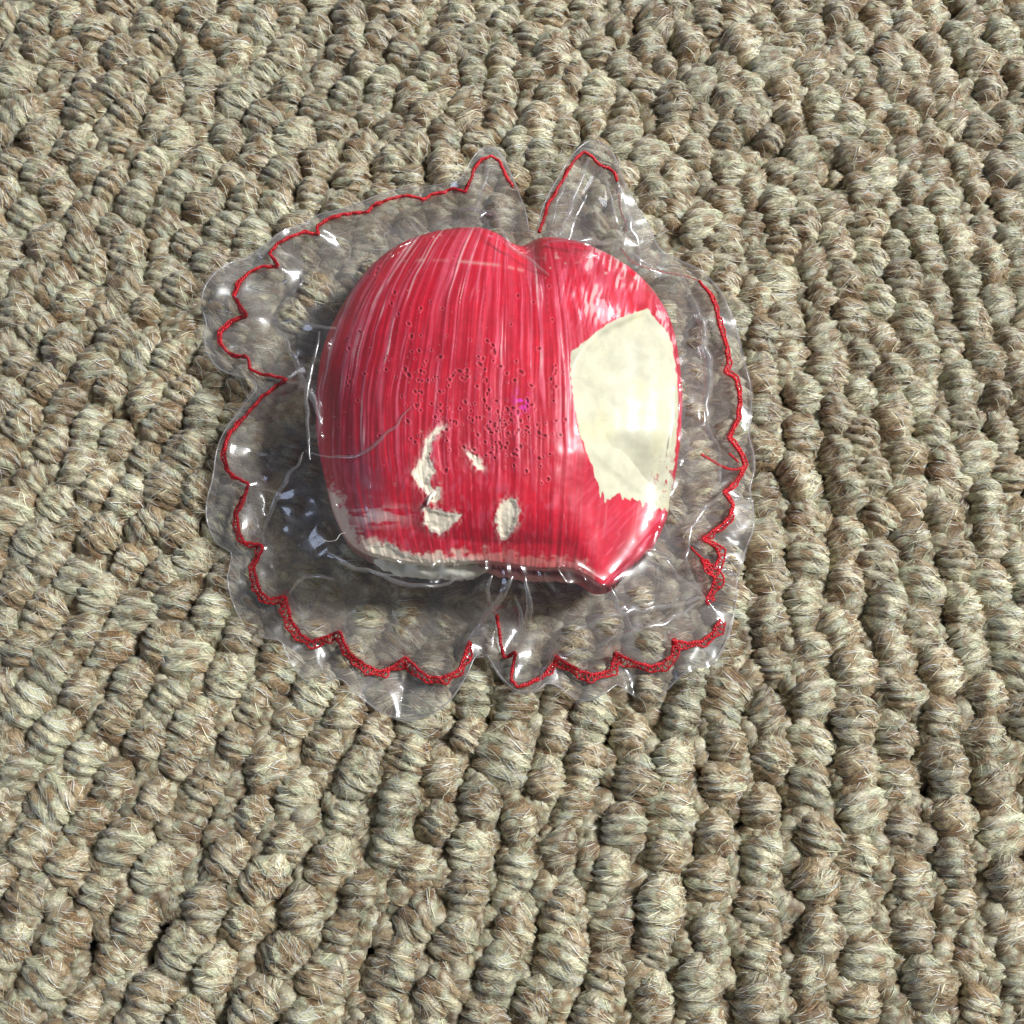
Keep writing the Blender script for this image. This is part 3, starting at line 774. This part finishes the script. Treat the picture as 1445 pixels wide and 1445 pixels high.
# folds: (polyline, height cm, half width px)
FOLDS = [([(352, 392), (400, 372), (470, 346), (540, 318), (620, 290), (650, 280)], .10, 16), ([(348, 447), (400, 452), (440, 458), (475, 466)], .09, 5),
         ([(372, 440), (398, 470), (418, 515), (440, 560), (456, 600)], .10, 5), ([(322, 632), (350, 633), (378, 642)], .06, 4), ([(322, 655), (350, 665), (378, 680)], .06, 5),
         ([(346, 700), (362, 740), (372, 768)], .07, 4), ([(345, 722), (380, 716), (418, 718)], .08, 9), ([(368, 770), (390, 700), (430, 640)], .05, 6),
         ([(760, 962), (790, 912), (830, 880), (875, 864), (930, 858), (992, 842)], .13, 5), ([(785, 925), (830, 915), (880, 895), (940, 878), (990, 850)], .09, 6),
         ([(662, 905), (678, 880), (700, 850), (724, 815)], .16, 5), ([(740, 905), (748, 870), (747, 840), (740, 815)], .10, 3.5), ([(728, 925), (735, 880), (728, 840)], .06, 5),
         ([(960, 386), (985, 440), (996, 500), (1001, 533), (996, 575), (997, 600), (1007, 622), (1015, 645), (1014, 677), (1004, 700)], .17, 4.5),
         ([(828, 222), (818, 255), (806, 290), (790, 332)], .12, 4), ([(800, 240), (790, 275), (775, 320)], .04, 6), ([(690, 224), (686, 250), (676, 280), (668, 300)], .08, 5),
         ([(620, 294), (665, 294), (694, 302), (706, 326), (722, 348), (752, 370), (775, 392)], .07, 5), ([(766, 345), (810, 338), (860, 342), (884, 326)], .06, 6),
         ([(868, 245), (884, 300), (900, 345), (905, 372)], .10, 6), ([(850, 235), (862, 290), (880, 340), (930, 390)], .08, 6),
         ([(430, 636), (470, 644), (510, 640), (550, 610), (580, 575)], .035, 4), ([(996, 845), (975, 815), (968, 780), (975, 740)], .09, 5),
         ([(996, 845), (955, 812), (942, 790)], .06, 4), ([(1021, 695), (990, 725), (965, 760)], .06, 5), ([(350, 684), (378, 690), (400, 700)], .05, 5),
         ([(404, 536), (430, 545), (445, 562)], .07, 5), ([(404, 843), (420, 820), (440, 812), (470, 815)], .04, 5), ([(572, 927), (560, 890), (556, 860)], .04, 4),
         ([(479, 892), (490, 872), (505, 860)], .05, 4), ([(392, 377), (415, 388), (424, 402), (414, 416)], .08, 5), ([(332, 418), (365, 402), (400, 398), (420, 384)], .06, 4),
         ([(640, 560), (730, 480), (760, 400)], .012, 8), ([(790, 545), (805, 590), (812, 625)], .028, 8), ([(795, 640), (825, 720), (862, 828)], .03, 18),
         ([(862, 828), (880, 870), (910, 900)], .05, 6), ([(520, 806), (570, 822), (620, 824), (660, 812)], .06, 4), ([(700, 870), (690, 835), (696, 812)], .06, 4),
         ([(450, 470), (438, 520), (432, 590), (440, 650)], .05, 5), ([(460, 780), (500, 800), (560, 812)], .03, 6), ([(868, 921), (880, 900), (885, 880)], .04, 4)]
rsd = random.Random(3)
# puckers drawn inward from every inner corner of the stitching
for k in range(1, len(STITCH_ALL) - 1):
    a, b, c = STITCH_ALL[k - 1], STITCH_ALL[k], STITCH_ALL[k + 1]
    ctr = np.array([700, 590.]); v1, v2 = a - b, c - b
    inward = (ctr - b) / np.linalg.norm(ctr - b)
    sharp = -(v1 @ inward) / np.linalg.norm(v1) - (v2 @ inward) / np.linalg.norm(v2)
    if sharp > .55:
        ln_ = rsd.uniform(22, 55); off_ = np.array([-inward[1], inward[0]]) * rsd.uniform(-14, 14)
        FOLDS.append(([tuple(b), tuple(b + inward * ln_ * .5 + off_ * .3), tuple(b + inward * ln_ + off_)], rsd.uniform(.025, .06), rsd.uniform(2.5, 5)))
fold = np.zeros(bx_.shape)
wx = bx_ + 4 * (fbm(bx_ / 34, by_ / 34, 311, 2) - .5) * 2; wy = by_ + 4 * (fbm(bx_ / 34, by_ / 34, 313, 2) - .5) * 2
for pl, amp, wd_ in FOLDS:
    c_ = smooth_poly(pl, 5, False)
    m_ = (bx_ > c_[:, 0].min() - wd_ * 7) & (bx_ < c_[:, 0].max() + wd_ * 7) & (by_ > c_[:, 1].min() - wd_ * 7) & (by_ < c_[:, 1].max() + wd_ * 7)
    d_, t_, _, _ = seg_dist(wx[m_], wy[m_], c_)
    en = sstep(0, .18, t_) * (1 - sstep(.7, 1, t_)) * .85 + .15
    lat = np.exp(-(np.sqrt(d_ ** 2 + 9.0) - 3.0) / (wd_ * 1.5)) * (1 - sstep(wd_ * 4, wd_ * 7, d_))
    fold[m_] += amp * lat * en
rad_a = np.arctan2(by_ - 590, bx_ - 700); rad_r = np.hypot(bx_ - 700, by_ - 590)
rn = 1 - np.abs(vn(rad_a * 9 + rad_r * .004, rad_r / 110, 321) * 2 - 1); rn2 = 1 - np.abs(vn(rad_a * 22, rad_r / 60, 323) * 2 - 1)
cr2 = 1 - np.abs(fbm(bx_ / 58, by_ / 58, 331, 2) * 2 - 1)
wr = .05 * (rn ** 2 - .3) + .010 * (rn2 ** 2 - .3) + .03 * (cr2 ** 6 - .4)
film = film0 + (fold + wr * (.35 + .65 * sstep(6, 30, dS))) * (.10 + .90 * free) * np.where(inS, 1, 0) * (1 - .75 * inA)
def tri(u_, v_, sd):
    # piecewise linear noise: flat facets that meet in creases
    q1 = u_ + v_ * .36603; q2 = v_ + u_ * .36603
    iu, iv = np.floor(q1), np.floor(q2); fu, fv = q1 - iu, q2 - iv
    a = _h(iu, iv, sd); b = _h(iu + 1, iv, sd); c = _h(iu, iv + 1, sd); d = _h(iu + 1, iv + 1, sd)
    return np.where(fu > fv, a + (b - a) * fu + (d - b) * fv, a + (c - a) * fv + (d - c) * fu)
jw = 9 * (fbm(bx_ / 45, by_ / 45, 371, 2) - .5); jv = 9 * (fbm(bx_ / 45, by_ / 45, 373, 2) - .5)
facet = .17 * (tri(rad_a * 4.6 + jw * .02, (rad_r + jv) / 62, 375) - .5) + .022 * (tri((bx_ + jw) / 24, (by_ + jv) / 24, 377) - .5)
film = film + facet * free * np.where(inS, 1, 0) * (1 - .97 * inA) * sstep(4, 30, dS)
# margin outside the stitching: gently cupped scallops
marg = (~inS)
film = np.where(marg, zseam + .09 * (fbm(bx_ / 42, by_ / 42, 341, 2) - .5) + .0035 * np.clip(dS, 0, 30) * np.sin(tS * 150), film)
film = film * 1.0
film = np.where(inA, np.maximum(film, obst + .002), np.maximum(film, .05))
film = blur(film, 1)
film = np.where(inA, np.maximum(film, obst), film)
filmS = lambda x, y: bil(film, (np.asarray(x, float) - 270) / bs, (np.asarray(y, float) - 184) / bs)

pouch = empty('vinyl_pouch', P(700, 600, .0), 'clear crinkled vinyl pouch stitched round its scalloped edge with red thread, lying on the carpet', 'pouch')
def sheet(name, mat, poly, zgrid, stepk=1, grow=0):
    X, Y = bx_[::stepk, ::stepk], by_[::stepk, ::stepk]; Z = zgrid[::stepk, ::stepk]
    ine = inside(X, Y, poly); cc = ine[:-1, :-1].astype(int) + ine[1:, :-1] + ine[:-1, 1:] + ine[1:, 1:]
    Q, us = grid_mesh(X, Y, cc >= 3)
    x, y, zz = X.ravel()[us].copy(), Y.ravel()[us].copy(), Z.ravel()[us].copy()
    bmk, be_ = border_verts(Q, us.sum())
    d_, t_, nx_, ny_ = seg_dist(x[bmk], y[bmk], poly, True)
    x[bmk], y[bmk] = nx_, ny_
    V = P(x, y, zz) - rel(pouch)
    return mk(name, V, Q, mat, pouch), V, be_
front, VF_, BE_ = sheet('front_sheet', M_FILM, EDGE_F, film)
# back sheet: lies on the pile, its cut edge wandering a little outside or inside the front one
pb = EDGE_F.copy(); ctr = np.array([690, 600.]); dvec = (pb - ctr); dl = np.linalg.norm(dvec, axis=1, keepdims=True)
tt_ = np.linspace(0, 1, len(pb), endpoint=False)
pb = pb + dvec / dl * (2.0 + 7 * (vn(tt_ * 26, 0 * tt_, 351) - .5))[:, None]
backz = .03 + .05 * fbm(bx_ / 26, by_ / 26, 361, 3) + .02 * cr2 ** 4
edgef = np.clip(1 - dS / 40, 0, 1)
backz = np.where(inS, backz * (1 - edgef) + (zseam - .02) * edgef, film - .02 - .03 * fbm(bx_ / 20, by_ / 20, 362, 2))
backz = np.minimum(backz, film - .004); backz = np.where(inA, np.minimum(backz, .05), backz)
sheet('back_sheet', M_FILM2, pb, backz, 2)

# ---- creases where the sheet is pinched into a narrow doubled ridge
def crease_ridge(pl, amp, k):
    r = np.random.default_rng(900 + k)
    c_ = smooth_poly(pl, 8, False); L_ = np.r_[0, np.cumsum(np.hypot(*np.diff(c_, axis=0).T))]
    n = max(14, int(L_[-1] / 2.2)); t_ = np.linspace(0, 1, n)
    X = np.interp(t_ * L_[-1], L_, c_[:, 0]) + 2.6 * (vn(t_ * L_[-1] / 16, 0 * t_ + k, 401) - .5) * 2
    Y = np.interp(t_ * L_[-1], L_, c_[:, 1]) + 2.6 * (vn(t_ * L_[-1] / 16, 0 * t_ + k, 403) - .5) * 2
    env = np.clip(np.sin(np.pi * np.clip(t_ * .94 + .03, 0, 1)), 0, 1) ** .6 * (.7 + .5 * vn(t_ * L_[-1] / 34, 0 * t_ + k, 405))
    rad_ = (.012 + .24 * amp) * env + .002
    tx_, ty_ = np.gradient(X), np.gradient(Y); l_ = np.hypot(tx_, ty_); nx_, ny_ = -ty_ / l_, tx_ / l_
    a = np.linspace(-.5, np.pi + .5, 13)
    zc = filmS(X, Y); w_ = max(3, int(n * .16)) | 1
    for _ in range(2): zc = np.convolve(np.pad(zc, w_ // 2, mode='edge'), np.ones(w_) / w_, 'valid')
    zc = zc + np.clip(np.max(filmS(X, Y) - zc), 0, .03) * env
    off_px = rad_[:, None] * 100 * np.cos(a)[None] * 1.25
    px_ = X[:, None] + nx_[:, None] * off_px; py_ = Y[:, None] + ny_[:, None] * off_px
    z_ = zc[:, None] + .003 + rad_[:, None] * np.sin(a)[None] * 1.1
    V = P(px_, py_, z_).reshape(-1, 3) - rel(pouch); m = len(a)
    i = np.arange(n - 1)[:, None] * m + np.arange(m - 1)[None]
    Q = np.stack([i, i + 1, i + m + 1, i + m], -1).reshape(-1, 4)
    return mk('crease', V, Q, M_FOLD, pouch)
for k, (pl, amp, wd_) in enumerate(FOLDS[:40]):
    if wd_ < 9 and amp > .028: crease_ridge(pl, min(amp, .14), k)
# ---- thread
def tube(pts, r, m=5):
    pts = np.asarray(pts, float); T = np.gradient(pts, axis=0); T /= np.linalg.norm(T, axis=1, keepdims=True) + 1e-9
    up = np.array([0, 0, 1.0]); sd_ = np.cross(T, up); sd_ /= np.linalg.norm(sd_, axis=1, keepdims=True) + 1e-9; nn = np.cross(sd_, T)
    a = np.linspace(0, 2 * np.pi, m, endpoint=False); n = len(pts)
    r = (np.zeros(n) + r)[:, None, None]
    V = pts[:, None] + r * (np.cos(a)[None, :, None] * sd_[:, None] + np.sin(a)[None, :, None] * nn[:, None])
    i = np.arange(n - 1)[:, None] * m; j = np.arange(m)[None]
    Q = np.stack([i + j, i + (j + 1) % m, i + m + (j + 1) % m, i + m + j], -1).reshape(-1, 4)
    return V.reshape(-1, 3), Q
def plied(path3, r=.0105, pitch=.085):
    """two plies twisted round each other"""
    p = np.asarray(path3, float); L_ = np.r_[0, np.cumsum(np.linalg.norm(np.diff(p, axis=0), axis=1))]
    n = max(8, int(L_[-1] / .016)); t_ = np.linspace(0, L_[-1], n); p = np.stack([np.interp(t_, L_, p[:, k]) for k in range(3)], -1)
    T = np.gradient(p, axis=0); T /= np.linalg.norm(T, axis=1, keepdims=True) + 1e-9
    sd_ = np.cross(T, [0, 0, 1.0]); sd_ /= np.linalg.norm(sd_, axis=1, keepdims=True) + 1e-9; nn = np.cross(sd_, T)
    Vs_, Qs_, o_ = [], [], 0
    for ph in (0, np.pi):
        a = t_ / pitch * 2 * np.pi + ph
        q_ = p + r * .85 * (np.cos(a)[:, None] * sd_ + np.sin(a)[:, None] * nn)
        V, Q = tube(q_, r * (1 + .2 * np.sin(t_ * 31 + ph))); Vs_.append(V); Qs_.append(Q + o_); o_ += len(V)
    return np.concatenate(Vs_), np.concatenate(Qs_)
def stitch(run, seed, gapw):
    r = np.random.default_rng(seed)
    base = np.array(run, float)
    L_ = np.r_[0, np.cumsum(np.hypot(*np.diff(base, axis=0).T))]
    tk = [0.0]
    for q0, q1 in zip(L_[:-1], L_[1:]):
        m_ = max(1, int(round((q1 - q0) / 8.0))); tk += list(q0 + (q1 - q0) * (np.arange(m_) + 1) / m_)
    tk = np.array(tk); n = len(tk); X = np.interp(tk, L_, base[:, 0]); Y = np.interp(tk, L_, base[:, 1])
    # outward normal in the picture
    tx_, ty_ = np.gradient(X), np.gradient(Y); l_ = np.hypot(tx_, ty_); nx_, ny_ = -ty_ / l_, tx_ / l_
    sg = np.sign((X - 700) * nx_ + (Y - 590) * ny_); nx_ *= sg; ny_ *= sg
    gw = gapw(X, Y) * (.5 + r.random(n) * .8)
    acc_ = [[], []]; o_ = 0
    def add(pp, rr=.0105):
        nonlocal o_
        x, y = pp[:, 0], pp[:, 1]; w3 = P(x, y, filmS(x, y) + .028 + pp[:, 2])
        V, Q = plied(w3 - rel(pouch), rr); acc_[0].append(V); acc_[1].append(Q + o_); o_ += len(V)
    jit = lambda s_: r.normal(0, s_, n)
    inner = np.stack([X + jit(.5), Y + jit(.5), np.tile([.0, .012], n)[:n]], -1)
    outer = np.stack([X + nx_ * gw + jit(.6), Y + ny_ * gw + jit(.6), np.tile([.0, .010], n)[:n]], -1)
    add(smooth_poly(inner, 2, False), .0145)
    add(smooth_poly(outer, 3, False), .0095)
    zz = np.empty((2 * n - 1, 3)); zz[::2] = inner; zz[1::2] = outer[:-1] * .5 + outer[1:] * .5; zz[:, 2] += .014
    add(zz, .0062)
    return mk('stitching', np.concatenate(acc_[0]), np.concatenate(acc_[1]), M_THREAD, pouch)
gw_ = lambda x, y: 1.2 + 8.5 * sstep(700, 860, y) * (1 - sstep(640, 690, x) * (1 - sstep(740, 800, x))) + 3.0 * (x > 1000) + 2.0 * (x < 345)
stitch(STITCH_A[:13], 1, gw_); stitch(STITCH_A[22:], 4, gw_); stitch(STITCH_B, 2, gw_); stitch(STITCH_C, 3, gw_)
def strand(name, pl, zoff, mat, parent, r=.010, pl_=True):
    c_ = smooth_poly(pl, 8, False); w3 = P(c_[:, 0], c_[:, 1], filmS(c_[:, 0], c_[:, 1]) + zoff) - rel(parent)
    V, Q = plied(w3, r) if pl_ else tube(w3, r)
    return mk(name, V, Q, mat, parent)
strand('thread_tail', [(989, 641), (1000, 647), (1015, 656), (1030, 662), (1044, 661), (1052, 655)], .03, M_THREAD, pouch)
strand('thread_tail', [(1029, 640), (1035, 645), (1042, 652)], .04, M_THREAD, pouch)
strand('thread_tail', [(975, 772), (985, 783), (1000, 795)], .03, M_THREAD, pouch)
# stretches of the seam that lie tucked under the folded film
strand('tucked_thread', STITCH_A[13:17], -.12, M_THREAD, pouch, .007)
strand('tucked_thread', STITCH_A[17:23], -.10, M_THREAD, pouch, .007)

# ---- the rolled cut edge of the sheet catches light as a fine line
def edge_loop(poly, zg, r, mat):
    w3 = P(poly[:, 0], poly[:, 1], bil(zg, (poly[:, 0] - 270) / bs, (poly[:, 1] - 184) / bs)) - rel(pouch)
    w3 = np.concatenate([w3, w3[:1]]); V, Q = tube(w3, r, 4); return mk('cut_edge', V, Q, mat, pouch)
M_EDGE = film_material('vinyl_cut_edge', .35, (.95, .95, .96), .15)
edge_loop(EDGE_F, film, .009, M_EDGE)

# ---- a stray pale hair lying on the pouch
hl = P(470, 760, .6)
c_ = smooth_poly([(447, 768), (455, 762), (463, 764), (474, 762), (480, 754), (487, 752)], 6, False)
V, Q = tube(P(c_[:, 0], c_[:, 1], filmS(c_[:, 0], c_[:, 1]) + .01), .004, 5)
h_ = mk('stray_hair', V, Q, M_HAIR); h_['label'] = 'tiny curled pale hair on the pouch by the apple\'s lower left edge'; h_['category'] = 'hair'
print('done')
